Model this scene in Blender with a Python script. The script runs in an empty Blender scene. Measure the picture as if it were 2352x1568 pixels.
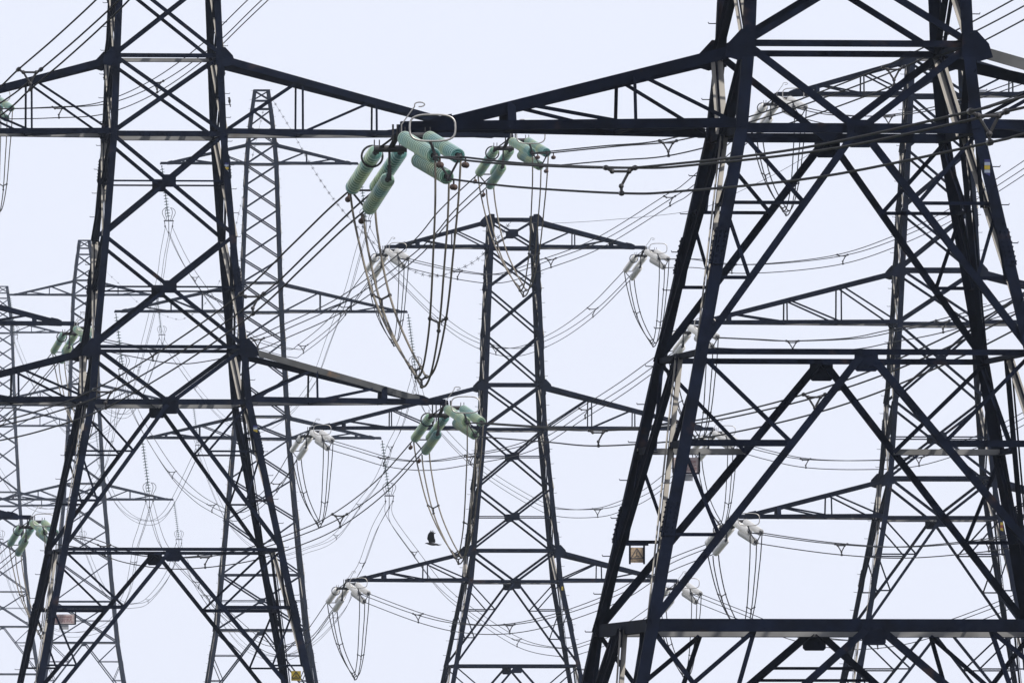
import bpy, math, random
from mathutils import Vector, Matrix
random.seed(7)
sc = bpy.context.scene
COL = sc.collection
R = math.radians

# ------------------------------------------------------------------ camera, sky, sun, exposure
F = 39200.0                      # focal length in units of a 2352 wide frame
HOR, CX, CY = 1975.0, 1176.0, 784.0
CAMZ = 6.0
PITCH = math.atan((HOR - CY) / F)
cam = bpy.data.cameras.new('camera')
cam.lens = 36.0 * F / 2352.0
cam.sensor_width = 36.0
cam.clip_start, cam.clip_end = 1.0, 12000.0
camo = bpy.data.objects.new('camera', cam); COL.objects.link(camo)
camo.location = (0, 0, CAMZ)
camo.rotation_euler = (math.pi / 2 + PITCH, 0, 0)
sc.camera = camo

SUN_EL, SUN_AZ = R(54), R(125)   # azimuth from +Y (away from camera) towards +X
w = bpy.data.worlds.new("World"); sc.world = w; w.use_nodes = True
nt = w.node_tree; nt.nodes.clear()
sky = nt.nodes.new('ShaderNodeTexSky'); sky.sky_type = 'NISHITA'; sky.sun_disc = False
sky.sun_elevation = SUN_EL; sky.sun_rotation = SUN_AZ
sky.altitude = 50; sky.air_density = 0.7; sky.dust_density = 0.7; sky.ozone_density = 4.0
bg = nt.nodes.new('ShaderNodeBackground'); bg.inputs['Strength'].default_value = 0.13
out = nt.nodes.new('ShaderNodeOutputWorld')
tint = nt.nodes.new('ShaderNodeMix'); tint.data_type = 'RGBA'; tint.blend_type = 'MULTIPLY'; tint.inputs[0].default_value = 1
tint.inputs[7].default_value = (1.05, .89, .98, 1)
veil = nt.nodes.new('ShaderNodeMix'); veil.data_type = 'RGBA'; veil.inputs[0].default_value = .97   # thin high veil that whitens the sky
veil.inputs[7].default_value = (4.42, 4.6, 5.2, 1)
nt.links.new(sky.outputs[0], tint.inputs[6]); nt.links.new(tint.outputs[2], veil.inputs[6]); nt.links.new(veil.outputs[2], bg.inputs[0]); nt.links.new(bg.outputs[0], out.inputs[0])
sun = bpy.data.lights.new('sun', 'SUN'); sun.energy = 4.2; sun.angle = R(0.5); sun.color = (1, .95, .87)
suno = bpy.data.objects.new('sun', sun); COL.objects.link(suno)
sdir = Vector((math.sin(SUN_AZ) * math.cos(SUN_EL), math.cos(SUN_AZ) * math.cos(SUN_EL), math.sin(SUN_EL)))
suno.rotation_euler = sdir.to_track_quat('Z', 'Y').to_euler()
suno.location = (0, 0, 80)
sc.view_settings.view_transform = 'Standard'; sc.view_settings.look = 'None'
sc.view_settings.gamma = 1.0
sc.view_settings.exposure = 0.6
sc.cycles.use_denoising = True
sc.cycles.max_bounces = 6
sc.cycles.volume_bounces = 0
sc.cycles.transparent_max_bounces = 16

# ------------------------------------------------------------------ helpers
def P(x, y, d):
    """frame position (2352 x 1568 units) at distance d -> world point"""
    a, b = (x - CX) / F, (CY - y) / F
    c, s = math.cos(PITCH), math.sin(PITCH)
    r = Vector((a, c - b * s, s + b * c))
    return Vector((0, 0, CAMZ)) + r * (d / r.y)

def img(v):
    c, s = math.cos(PITCH), math.sin(PITCH)
    dz = v.z - CAMZ
    dep = v.y * c + dz * s
    return CX + F * v.x / dep, CY - F * (dz * c - v.y * s) / dep

def node_mat(name, base, rough=.6, metal=0.0, var=.35, scale=3.0, rust=0.0, spec=.4):
    m = bpy.data.materials.new(name); m.use_nodes = True
    t = m.node_tree; b = t.nodes['Principled BSDF']
    b.inputs['Roughness'].default_value = rough; b.inputs['Metallic'].default_value = metal
    b.inputs['Specular IOR Level'].default_value = spec
    g = t.nodes.new('ShaderNodeNewGeometry')
    n = t.nodes.new('ShaderNodeTexNoise'); n.inputs['Scale'].default_value = scale; n.inputs['Detail'].default_value = 5
    t.links.new(g.outputs['Position'], n.inputs['Vector'])
    cr = t.nodes.new('ShaderNodeValToRGB')
    cr.color_ramp.elements[0].position = .3; cr.color_ramp.elements[1].position = .7
    cr.color_ramp.elements[0].color = tuple(c * (1 - var) for c in base) + (1,)
    cr.color_ramp.elements[1].color = tuple(min(1, c * (1 + var)) for c in base) + (1,)
    t.links.new(n.outputs['Fac'], cr.inputs['Fac'])
    last = cr.outputs['Color']
    if rust:
        n2 = t.nodes.new('ShaderNodeTexNoise'); n2.inputs['Scale'].default_value = 1.3; n2.inputs['Detail'].default_value = 6
        t.links.new(g.outputs['Position'], n2.inputs['Vector'])
        c2 = t.nodes.new('ShaderNodeValToRGB')
        c2.color_ramp.elements[0].position = .64; c2.color_ramp.elements[1].position = .72
        t.links.new(n2.outputs['Fac'], c2.inputs['Fac'])
        mx = t.nodes.new('ShaderNodeMix'); mx.data_type = 'RGBA'
        mul = t.nodes.new('ShaderNodeMath'); mul.operation = 'MULTIPLY'; mul.inputs[1].default_value = rust
        t.links.new(c2.outputs['Color'], mul.inputs[0]); t.links.new(mul.outputs[0], mx.inputs[0])
        t.links.new(last, mx.inputs[6]); mx.inputs[7].default_value = (.16, .085, .03, 1)
        last = mx.outputs[2]
    t.links.new(last, b.inputs['Base Color'])
    bp = t.nodes.new('ShaderNodeBump'); bp.inputs['Strength'].default_value = .15; bp.inputs['Distance'].default_value = .01
    t.links.new(n.outputs['Fac'], bp.inputs['Height']); t.links.new(bp.outputs[0], b.inputs['Normal'])
    return m

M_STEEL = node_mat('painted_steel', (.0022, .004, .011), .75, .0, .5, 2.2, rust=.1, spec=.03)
M_INNER = node_mat('bare_galvanised_inside', (.20, .19, .175), .75, .0, .25, 1.2, rust=.12, spec=.2)  # galvanised grey, painted only on the sides the sun would reach
M_WORN = node_mat('worn_grey_paint', (.05, .052, .055), .7, .0, .35, 1.6, rust=.6, spec=.2)  # grazing sunlight painted in as paler grey, with rust patches
M_CHORD = node_mat('dull_galvanised_inside', (.15, .15, .15), .7, .0, .4, 1.2, rust=.3, spec=.3)  # dull galvanised; also paints a lit look on some back bars
M_DARK = node_mat('dark_fittings', (.025, .024, .026), .45, .3, .3, 8)
M_WIRE = node_mat('weathered_aluminium', (.016, .016, .017), .75, 0, .3, 6, spec=.08)
M_CABLE = node_mat('bright_aluminium', (.13, .118, .10), .75, 0, .2, 6, spec=.1)
M_RING = node_mat('galvanised_ring', (.30, .29, .28), .4, .7, .2, 8)
M_RUST = node_mat('rusty_weight', (.045, .026, .02), .8, .1, .4, 20)
M_BIRD = node_mat('black_feathers', (.006, .006, .008), .7, 0, .3, 12)

def glass_mat(name, col, trans, rough, sss, col2=None):
    m = bpy.data.materials.new(name); m.use_nodes = True
    t = m.node_tree; t.nodes.clear()
    o = t.nodes.new('ShaderNodeOutputMaterial')
    pr = t.nodes.new('ShaderNodeBsdfPrincipled')
    n = t.nodes.new('ShaderNodeTexNoise'); n.inputs['Scale'].default_value = 1.1 if col2 else 9
    g = t.nodes.new('ShaderNodeNewGeometry'); t.links.new(g.outputs['Position'], n.inputs['Vector'])
    cr = t.nodes.new('ShaderNodeValToRGB')
    cr.color_ramp.elements[0].color = tuple(c * .8 for c in col) + (1,)
    cr.color_ramp.elements[1].color = tuple(col2 or [min(1, c * 1.15) for c in col]) + (1,)
    if col2: cr.color_ramp.elements[0].position = .4; cr.color_ramp.elements[1].position = .62
    t.links.new(n.outputs['Fac'], cr.inputs['Fac']); t.links.new(cr.outputs['Color'], pr.inputs['Base Color'])
    pr.inputs['Roughness'].default_value = rough
    pr.inputs['Transmission Weight'].default_value = 0
    pr.inputs['Coat Weight'].default_value = 1.0; pr.inputs['Coat Roughness'].default_value = .08
    tl = t.nodes.new('ShaderNodeBsdfTranslucent'); t.links.new(cr.outputs['Color'], tl.inputs['Color'])
    mx = t.nodes.new('ShaderNodeMixShader'); mx.inputs[0].default_value = sss
    t.links.new(pr.outputs[0], mx.inputs[1]); t.links.new(tl.outputs[0], mx.inputs[2])
    if trans:
        tr = t.nodes.new('ShaderNodeBsdfTransparent')
        tr.inputs['Color'].default_value = (.72, .9, .86, 1)
        m2 = t.nodes.new('ShaderNodeMixShader'); m2.inputs[0].default_value = trans
        t.links.new(mx.outputs[0], m2.inputs[1]); t.links.new(tr.outputs[0], m2.inputs[2]); mx = m2
    t.links.new(mx.outputs[0], o.inputs[0])
    return m

M_GLASS = glass_mat('green_glass', (.14, .33, .33), .12, .06, .35, (.26, .36, .24))
M_RIM = glass_mat('green_glass_rim', (.46, .66, .66), .08, .06, .35, (.56, .64, .48))
M_PRIM = glass_mat('pale_glaze_rim', (.72, .72, .72), 0, .15, .15)
M_GLASS2 = glass_mat('dark_glass', (.10, .16, .16), .10, .12, .35)
M_PORC = glass_mat('pale_glaze', (.62, .62, .63), 0, .25, .2)

class MB:
    def __init__(s): s.v, s.f, s.mi = [], [], []
    def add(s, vs, fs, mi=0):
        o = len(s.v); s.v += [tuple(v) for v in vs]
        s.f += [tuple(i + o for i in f) for f in fs]; s.mi += [mi] * len(fs)
    def prism(s, ring0, ring1, mi=0, side=None):
        n = len(ring0)
        fs = [(i, (i + 1) % n, n + (i + 1) % n, n + i) for i in range(n)]
        fs += [tuple(reversed(range(n))), tuple(range(n, 2 * n))]
        s.add(list(ring0) + list(ring1), fs, mi)
        if side:
            for i, m_ in side: s.mi[len(s.mi) - len(fs) + i] = m_
    def angle(s, A, B, u, v, wd=.1, th=.014, cu=0.0, cv=0.0, mi=0, inner=None, edges=(2, 3)):
        """steel angle section from A to B; flanges of width wd along u and v from the heel"""
        A, B = Vector(A), Vector(B); d = (B - A).normalized()
        u = Vector(u); u = (u - d * u.dot(d)).normalized()
        v = Vector(v); v = v - d * v.dot(d); v = (v - u * v.dot(u)).normalized()
        pf = [(0, 0), (wd, 0), (wd, th), (th, th), (th, wd), (0, wd)]
        r0 = [A + u * (a - cu) + v * (b - cv) for a, b in pf]
        r1 = [p + (B - A) for p in r0]
        ins = list(edges)
        if (u.cross(v)).dot(d) > 0: r0.reverse(); r1.reverse(); ins = [(4 - e) if e < 5 else 5 for e in edges]
        s.prism(r0, r1, mi, [(i, inner) for i in ins] if inner else None)
    def box(s, c, ax, ay, az, mi=0):
        c = Vector(c); ax, ay, az = Vector(ax), Vector(ay), Vector(az)
        r0 = [c - az + ax * i + ay * j for i, j in ((-1, -1), (1, -1), (1, 1), (-1, 1))]
        s.prism(r0, [p + az * 2 for p in r0], mi)
    def tube(s, pts, r, n=6, closed=False, mi=0):
        pts = [Vector(p) for p in pts]; m = len(pts); rings = []
        up = None
        for i, p in enumerate(pts):
            if closed: d = pts[(i + 1) % m] - pts[i - 1]
            else: d = pts[min(i + 1, m - 1)] - pts[max(i - 1, 0)]
            d.normalize()
            if up is None: up = Vector((0, 0, 1)) if abs(d.z) < .9 else Vector((1, 0, 0))
            a = up - d * up.dot(d); a.normalize(); up = a
            b = d.cross(a)
            rr = r[i] if isinstance(r, (list, tuple)) else r
            rings.append([p + a * math.cos(2 * math.pi * k / n) * rr + b * math.sin(2 * math.pi * k / n) * rr for k in range(n)])
        vs = [v for q in rings for v in q]; fs = []
        for i in range(m if closed else m - 1):
            j = (i + 1) % m
            for k in range(n):
                fs.append((i * n + k, i * n + (k + 1) % n, j * n + (k + 1) % n, j * n + k))
        if not closed: fs += [tuple(reversed(range(n))), tuple(range((m - 1) * n, m * n))]
        s.add(vs, fs, mi)
    def ball(s, c, r, mi=0, n=8, m=6, sc=(1, 1, 1)):
        c = Vector(c); vs = [c + Vector((0, 0, r * sc[2]))]; fs = []
        for i in range(1, m):
            t = math.pi * i / m
            for k in range(n):
                a = 2 * math.pi * k / n
                vs.append(c + Vector((r * sc[0] * math.sin(t) * math.cos(a), r * sc[1] * math.sin(t) * math.sin(a), r * sc[2] * math.cos(t))))
        vs.append(c - Vector((0, 0, r * sc[2])))
        for k in range(n): fs.append((0, 1 + k, 1 + (k + 1) % n))
        for i in range(m - 2):
            for k in range(n):
                fs.append((1 + i * n + k, 1 + (i + 1) * n + k, 1 + (i + 1) * n + (k + 1) % n, 1 + i * n + (k + 1) % n))
        L = len(vs) - 1
        for k in range(n): fs.append((L, 1 + (m - 2) * n + (k + 1) % n, 1 + (m - 2) * n + k))
        s.add(vs, fs, mi)
    def lathe(s, A, d, prof, n=16, mi=0):
        """prof: (distance along d, radius)"""
        A, d = Vector(A), Vector(d).normalized()
        up = Vector((0, 0, 1)) if abs(d.z) < .9 else Vector((1, 0, 0))
        a = (up - d * up.dot(d)).normalized(); b = d.cross(a); vs = []; fs = []
        for t, r in prof:
            vs += [A + d * t + a * math.cos(2 * math.pi * k / n) * r + b * math.sin(2 * math.pi * k / n) * r for k in range(n)]
        for i in range(len(prof) - 1):
            for k in range(n):
                fs.append((i * n + k, i * n + (k + 1) % n, (i + 1) * n + (k + 1) % n, (i + 1) * n + k))
        s.add(vs, fs, mi)
    def build(s, name, mats, parent=None, smooth=False, loc=None):
        me = bpy.data.meshes.new(name); me.from_pydata(s.v, [], s.f)
        for m in (mats if isinstance(mats, (list, tuple)) else [mats]): me.materials.append(m)
        if any(s.mi): me.polygons.foreach_set('material_index', s.mi)
        if smooth: me.polygons.foreach_set('use_smooth', [True] * len(me.polygons))
        me.update()
        o = bpy.data.objects.new(name, me); COL.objects.link(o)
        if parent: o.parent = parent
        if loc is not None: o.location = loc
        return o

def thing(name, label, cat, loc=(0, 0, 0), rz=0.0, group=None):
    o = bpy.data.objects.new(name, None); COL.objects.link(o); o.empty_display_size = .5
    o.location = loc; o.rotation_euler = (0, 0, rz); tag(o, label, cat, group)
    return o
def tag(o, label, cat, group=None):
    o['label'] = label; o['category'] = cat
    if group: o['group'] = group
    return o
def kids(o): return [c for c in bpy.data.objects if c.parent == o]
def copy_tree(o, parent=None, table=None):
    if table is None:
        table = {}
        for c in bpy.data.objects:
            if c.parent: table.setdefault(c.parent.name, []).append(c)
    c = o.copy(); COL.objects.link(c)
    if parent: c.parent = parent
    for ch in table.get(o.name, []): copy_tree(ch, c, table)
    return c

# ------------------------------------------------------------------ ground
g = MB(); S = 7000
g.add([(-S, -600, 0), (S, -600, 0), (S, S, 0), (-S, S, 0)], [(0, 1, 2, 3)])
M_GRASS = node_mat('rough_grass', (.045, .05, .03), .95, 0, .5, .05)
go = g.build('ground', M_GRASS); go['kind'] = 'structure'

# ------------------------------------------------------------------ lattice pylons
class Pylon:
    def __init__(s, label, cx, dist, yaw, profile, group, leg_w=.2, bolts=True, light=True, slim=False, ws=1.0):
        s.ws = ws; s.side_k = False
        s.light = light; s.slim = slim
        s.cx, s.d, s.yaw, s.leg_w, s.bolts = cx, dist, R(yaw), leg_w, bolts
        s.k = F / dist
        base = P(cx, 1500, dist)
        s.root = thing('pylon', label, 'pylon', (base.x, dist, 0), s.yaw, group)
        s.prof = []
        for y, wpx in profile:
            wm = wpx / s.k
            s.prof.append((s.z(y), wm / 2 * (1 - wm / 2 / dist)))
        s.prof.sort()
        z0, h0 = s.prof[0]; z1, h1 = s.prof[1]
        s.prof.insert(0, (0.0, h0 + (h0 - h1) / (z1 - z0) * z0))
        s.mat = M_STEEL
        s.legs()
    def z(s, y): return P(s.cx, y, s.d).z
    def h(s, z):
        p = s.prof
        for i in range(len(p) - 1):
            if z <= p[i + 1][0] or i == len(p) - 2:
                t = (z - p[i][0]) / (p[i + 1][0] - p[i][0]); return p[i][1] + (p[i + 1][1] - p[i][1]) * t
    def legs(s):
        for sx, sy in ((-1, -1), (1, -1), (1, 1), (-1, 1)):
            m = MB(); p = s.prof; n = len(p)
            for i in range(n - 1):
                A = Vector((sx * p[i][1], sy * p[i][1], p[i][0])); B = Vector((sx * p[i + 1][1], sy * p[i + 1][1], p[i + 1][0]))
                m.angle(A, B, (-sx, 0, 0), (0, -sy, 0), s.leg_w, .02)
                # splice plates with bolt heads
                L = (B - A).length; k = 0
                while k * 5.6 + 2.2 < L:
                    c = A + (B - A) * ((k * 5.6 + 2.2) / L); u = (B - A).normalized()
                    x = Vector((-sx, 0, 0)); yv = Vector((0, -sy, 0))
                    m.box(c + x * s.leg_w * .5 - yv * .014, x * s.leg_w * .44, yv * .012, u * .38)
                    m.box(c + yv * s.leg_w * .5 - x * .014, yv * s.leg_w * .44, x * .012, u * .38)
                    if s.k > 40:
                        for q in range(-3, 4):
                            for e in (.28, .72):
                                m.box(c + x * s.leg_w * e - yv * .035 + u * q * .1, x * .016, yv * .012, Vector((0, 0, .016)))
                                m.box(c + yv * s.leg_w * e - x * .035 + u * q * .1, yv * .016, x * .012, Vector((0, 0, .016)))
                    k += 1
            if s.bolts and sx * sy < 0:
                z = 3.0; k = 0
                while z < p[-1][0]:
                    hh = s.h(z)
                    a = Vector((sx * (hh), sy * (hh - .05), z)) if k % 2 == 0 else Vector((sx * (hh - .05), sy * hh, z))
                    dr = Vector((sx, 0, 0)) if k % 2 == 0 else Vector((0, sy, 0))
                    m.tube([a, a + dr * .15, a + dr * .16 + Vector((0, 0, .03))], .011, 5)
                    z += .38; k += 1
            m.build('leg', s.mat, s.root)
    def fp(s, k, u, z, inset=0.0):
        """point on face k (0 = front) at u (-1..1 of the half width) and height z"""
        h = s.h(z); v = Vector((u * h, -h + inset, z))
        return Matrix.Rotation(k * math.pi / 2, 3, 'Z') @ v
    def nrm(s, k): return Matrix.Rotation(k * math.pi / 2, 3, 'Z') @ Vector((0, -1, 0))
    def bar(s, m, k, a, b, wd, lay=1, up=True):
        """angle bar on face k between a=(u,z) and b=(u,z)"""
        ins = .024 + (lay - 1) * .03; wd = wd * s.ws; key = round(wd, 3)
        A, B = s.fp(k, a[0], a[1], ins), s.fp(k, b[0], b[1], ins)
        n = s.nrm(k); d = (B - A).normalized(); u = d.cross(n)
        if u.z < 0: u = -u
        if k % 2 and wd >= .095 and abs(d.z) > .1:          # side faces: twin angles back to back, up-facing sides painted pale as if sunlit
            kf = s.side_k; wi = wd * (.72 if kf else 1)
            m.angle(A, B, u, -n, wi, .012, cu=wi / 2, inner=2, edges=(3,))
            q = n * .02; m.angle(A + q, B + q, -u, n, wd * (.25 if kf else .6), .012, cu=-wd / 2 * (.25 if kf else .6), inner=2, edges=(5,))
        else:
            m.angle(A, B, u, -n, wd, .012, cu=wd / 2, inner=1 if abs(d.z) < .1 and ((s.light and wd >= .155) or (k == 2 and key in (.13, .25))) else None, edges=(2,))  # chosen back-face bars get a sunlit face painted in
    def part(s, name, k, a, b, wd, lay=1):
        m = MB(); s.bar(m, k, a, b, wd, lay); return m.build(name, [s.mat, M_CHORD, M_INNER], s.root)
    def gusset(s, k, u, z, hw, hh, dz=0.0):
        m = MB(); c = s.fp(k, u, z, .012) + Vector((0, 0, dz)); n = s.nrm(k)
        t = n.cross(Vector((0, 0, 1)))
        c2 = min(hw, hh) * .22
        ring = [(-hw, -hh + c2), (-hw + c2, -hh), (hw - c2, -hh), (hw, -hh + c2), (hw, hh), (-hw, hh)]
        m.prism([c + t * a + Vector((0, 0, b)) - n * .006 for a, b in ring], [c + t * a + Vector((0, 0, b)) + n * .006 for a, b in ring])
        if s.k > 40:
            for i in (-2, -1, 0, 1, 2):
                for j in (-.5, .5):
                    m.box(c + t * (i * hw * .34) + Vector((0, 0, j * hh)) + n * .014, t * .015, n * .009, Vector((0, 0, .015)))
        m.build('gusset_plate', s.mat, s.root)
    def X(s, y0, y1, wd=.11, mid=False, plate=False):
        z1, z0 = s.z(y0), s.z(y1)          # y0 above y1 in the frame
        h0, h1 = s.h(z0), s.h(z1); t = h0 / (h0 + h1); zc = z0 + (z1 - z0) * t
        for k in range(4):
            m = MB()
            a, b = (1, -1) if k % 2 == 0 else (-1, 1)
            s.bar(m, k, (a * .985, z0), (-a * .985, z1), wd, 1); s.bar(m, k, (b * .985, z0), (-b * .985, z1), wd, 2)
            m.build('cross_brace', [s.mat, M_CHORD, M_INNER], s.root)
            if plate: s.gusset(k, 0, zc, .22, .2)
            if mid: s.part('horizontal_brace', k, (-1, zc), (1, zc), .055, 3)
    def belt(s, y, wd=.13, z=None):
        z = s.z(y) if z is None else z
        for k in range(4): s.part('horizontal_brace', k, (-1, z), (1, z), wd, 3)
    def V(s, y0, y1, wd=.13, plate=True):
        z1, z0 = s.z(y0), s.z(y1)
        for k in range(4):
            for sg in (-1, 1): s.part('knee_brace', k, (sg * .985, z1), (sg * .02, z0), wd, 2 if sg > 0 else 1)
            if plate: s.gusset(k, 0, z0, .26, .24, -.08)
    def K(s, y0, y1, wd=.13, sw=.06, plate=True, f1=.335, f2=.67, h1w=None, second=True):
        z1, z0 = s.z(y0), s.z(y1); hb = s.h(z0); s.side_k = True
        def ku(t):
            z = z1 + (z0 - z1) * t; return hb * t / s.h(z), z
        for k in range(4):
            for sg in (-1, 1):
                s.part('knee_brace', k, (sg * .012, z1), (sg * .985, z0), wd, 2 if sg > 0 else 1)
                ua, za = ku(f1); ub, zb = ku(f2)
                s.part('secondary_brace', k, (sg * .985, za), (sg * ua, za), h1w or sw, 3)
                s.part('secondary_brace', k, (sg * .985, z1), (sg * ua, za), sw * 1.15, 4)
                if second:
                    s.part('secondary_brace', k, (sg * .985, zb), (sg * ub, zb), sw, 3)
                    s.part('secondary_brace', k, (sg * .985, za), (sg * ub, zb), sw, 4)
            if plate: s.gusset(k, 0, z1, .235, .22, -.17)
        s.side_k = False
    def arm(s, yroot, ychord, lengths, webs, cw=.17, tw=.19, worn=False):
        cw, tw = cw * s.ws, tw * s.ws
        zc, zr = s.z(ychord), s.z(yroot); hb, ht = s.h(zc), s.h(zr); tips = []
        for sg, Lpx in zip((-1, 1), lengths):
            L = Lpx / s.k
            b0 = {q: Vector((sg * hb, q * hb, zc)) for q in (-1, 1)}
            t0 = {q: Vector((sg * ht, q * ht, zr)) for q in (-1, 1)}
            bt = {q: Vector((sg * L, q * .1, zc)) for q in (-1, 1)}
            tt = {q: Vector((sg * (L - .75), q * .16, zc + .24)) for q in (-1, 1)}
            m = MB()
            for q in (-1, 1):
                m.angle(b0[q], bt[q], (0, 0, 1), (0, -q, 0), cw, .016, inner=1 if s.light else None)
                m.angle(t0[q], tt[q], (0, 0, -1), (0, -q, 0), tw, .016, inner=2 if worn and sg > 0 and q < 0 else None, edges=(0, 1))  # near top chord of the right arm coloured paler as if sunlit
            # end plates that close the tip, and the root plates on the legs
            for q in (-1, 1):
                pl = [(L - 1.1, -.01), (L - .55, -.03), (L - .55, .2), (L - .72, .28), (L - 1.0, .34)]
                m.prism([Vector((sg * x, q * .185, zc + z)) for x, z in pl], [Vector((sg * x, q * .198, zc + z)) for x, z in pl])
                pl = [(L - .7, .0), (L + .05, -.02), (L + .05, .12), (L - .7, .16)]
                m.prism([Vector((sg * x, q * .125, zc + z)) for x, z in pl], [Vector((sg * x, q * .14, zc + z)) for x, z in pl])
                c = t0[q] + Vector((0, q * .015, -.05)); e_ = .55 if s.slim else 1.0
                rr = [(-.25, -.22), (.12, -.3), (.38, -.22), (.30, .05), (.05, .32), (-.22, .3)]
                m.prism([c + Vector((sg * a * e_, 0, b * e_)) for a, b in rr], [c + Vector((sg * a * e_, q * .012, b * e_)) for a, b in rr])
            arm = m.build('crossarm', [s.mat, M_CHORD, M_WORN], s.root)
            fr = [0] + list(webs)
            for i in range(1, len(fr)):
                t = fr[i]; heavy = (i == len(fr) - 1)
                for q in (-1, 1):
                    bo = b0[q].lerp(bt[q], t); to = t0[q].lerp(tt[q], min(1, (bo.x - t0[q].x) / (tt[q].x - t0[q].x))); bp = b0[q].lerp(bt[q], fr[i - 1])
                    v = MB(); v.angle(bo + Vector((0, -q * .02, .05)), to + Vector((0, -q * .02, -.03)), (sg, 0, 0), (0, -q, 0), (.17 if heavy else .065) * s.ws, .012, cu=.05)
                    v.build('web_post', s.mat, arm)
                    v = MB(); v.angle(bp + Vector((0, -q * .035, .08)), to + Vector((0, -q * .035, -.04)), (0, 0, 1), (0, -q, 0), .075 * s.ws, .012, cu=.03)
                    v.build('web_brace', s.mat, arm)
                a, c = b0[-1].lerp(bt[-1], t), b0[1].lerp(bt[1], t)
                v = MB(); v.angle(a + Vector((0, .03, .02)), c + Vector((0, -.03, .02)), (1, 0, 0), (0, 0, 1), .07, .01)
                a2, c2 = b0[-1].lerp(bt[-1], fr[i - 1]), b0[1].lerp(bt[1], t)
                v.angle(a2 + Vector((0, .04, .035)), c2 + Vector((0, -.04, .035)), (1, 0, 0), (0, 0, 1), .08, .01)
                v.build('plan_brace', s.mat, arm)
            tips.append(Matrix.Translation((s.root.location)) @ Matrix.Rotation(s.yaw, 4, 'Z') @ Vector((sg * L, 0, zc)))
        return tips

TEN = 'tall steel lattice pylons'
W3 = (.27, .53, .80); W2 = (.34, .68)

# nearest pylon, right
T1 = Pylon('nearest and largest black lattice pylon, its wide-spread legs filling the right side of the view',
           1938, 340, 6.5, [(-960, 385), (-689, 427), (0, 525), (110, 534), (305, 574), (1440, 1051)], TEN, leg_w=.235, light=False)
T1.belt(-960); T1.belt(-974 + 290); T1.X(-965, -689); T1.X(-689, -445); T1.X(-445, -195); T1.X(-195, 112, .13)
T1.belt(112, .128)
T1.V(112, 306, .14); T1.belt(306, .19)
T1.K(306, 819, .145, .07, True, .335, .67); T1.belt(819, .115)
T1.K(819, 1442, .15, .07, True, .335, .67, h1w=.13); T1.belt(1442, .25)
T1.K(1442, 1975, .15, .08, True, .5, .8); T1.belt(1975, .15); T1.X(1975, 2640, .14)
zb, zl = T1.z(1442), T1.z(1700)
for k in range(4):
    for sg in (-1, 1):
        T1.part('hip_brace', k, (sg * .52, zb - .1), (sg * .985, zl), .09, 5)
        T1.part('hip_brace', k, (sg * .52, zb - .1), (sg * .66, T1.z(1860)), .09, 6)
for yy in (1528, 1556):
    q = (yy - 1442) / (1975 - 1442); zt = T1.z(yy); uu = T1.h(T1.z(1975)) * q / T1.h(zt)
    T1.part('tie_bar', 2, (-uu, zt), (uu, zt), .06, 4)
a1 = T1.arm(-974 + 90, -689, (1250, 1250), W3)
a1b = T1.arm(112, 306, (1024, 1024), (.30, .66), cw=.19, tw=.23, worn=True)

# second pylon, left
T2 = Pylon('black lattice pylon on the left with green insulators on both its right arms',
           376, 544, 5.9, [(-480, 190), (-362, 205), (-57, 237), (132, 253), (310, 267), (545, 306), (801, 355), (925, 376), (1560, 633)], TEN, leg_w=.215)
T2.belt(-480, .12); T2.belt(-362, .13); T2.X(-478, -362); T2.X(-362, -200); T2.X(-200, -57); T2.X(-57, 133, .115)
T2.belt(133); T2.X(133, 312, .115); T2.belt(312, .17)
T2.X(312, 545, .12, True, True); T2.X(545, 801, .12, True, True); T2.belt(801, .11)
T2.V(801, 927, .13); T2.belt(927, .17)
T2.K(927, 1265, .13, .06); T2.belt(1265, .105); T2.K(1265, 1661, .13, .06, h1w=.11); T2.belt(1661); T2.K(1661, 2050, .13, .06); T2.X(2050, 2400, .13)
a2t = T2.arm(-478, -362, (600, 600), W2)
a2m = T2.arm(133, 312, (800, 800), W3, tw=.22)
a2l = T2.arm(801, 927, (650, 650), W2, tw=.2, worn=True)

# third pylon, centre
T3 = Pylon('dark central pylon with pale grey insulators on all three pairs of arms',
           1176, 887, 4.9, [(500, 109), (571, 115), (720, 129), (884, 141), (988, 150), (1121, 175), (1336, 217), (1528, 292)], TEN, leg_w=.235)
T3.belt(505, .14); T3.X(505, 571, .1, False, True); T3.belt(571, .15)
T3.X(577, 664, .1); T3.X(664, 770, .1); T3.X(770, 884, .1); T3.belt(884, .15); T3.X(884, 987, .11); T3.belt(987, .16)
T3.X(987, 1121, .11, True, True); T3.X(1121, 1264, .11, True, True); T3.belt(1264, .14); T3.V(1264, 1336, .12); T3.belt(1336, .16)
T3.K(1336, 1529, .11, .055); T3.belt(1529, .14); T3.K(1529, 1740, .11, .055); T3.belt(1740); T3.X(1740, 2230, .12)
a3t = T3.arm(505, 571, (291, 307), W2, tw=.2)
a3m = T3.arm(884, 987, (464, 464), W3, tw=.2)
a3l = T3.arm(1264, 1336, (381, 381), W2, tw=.2)

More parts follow.
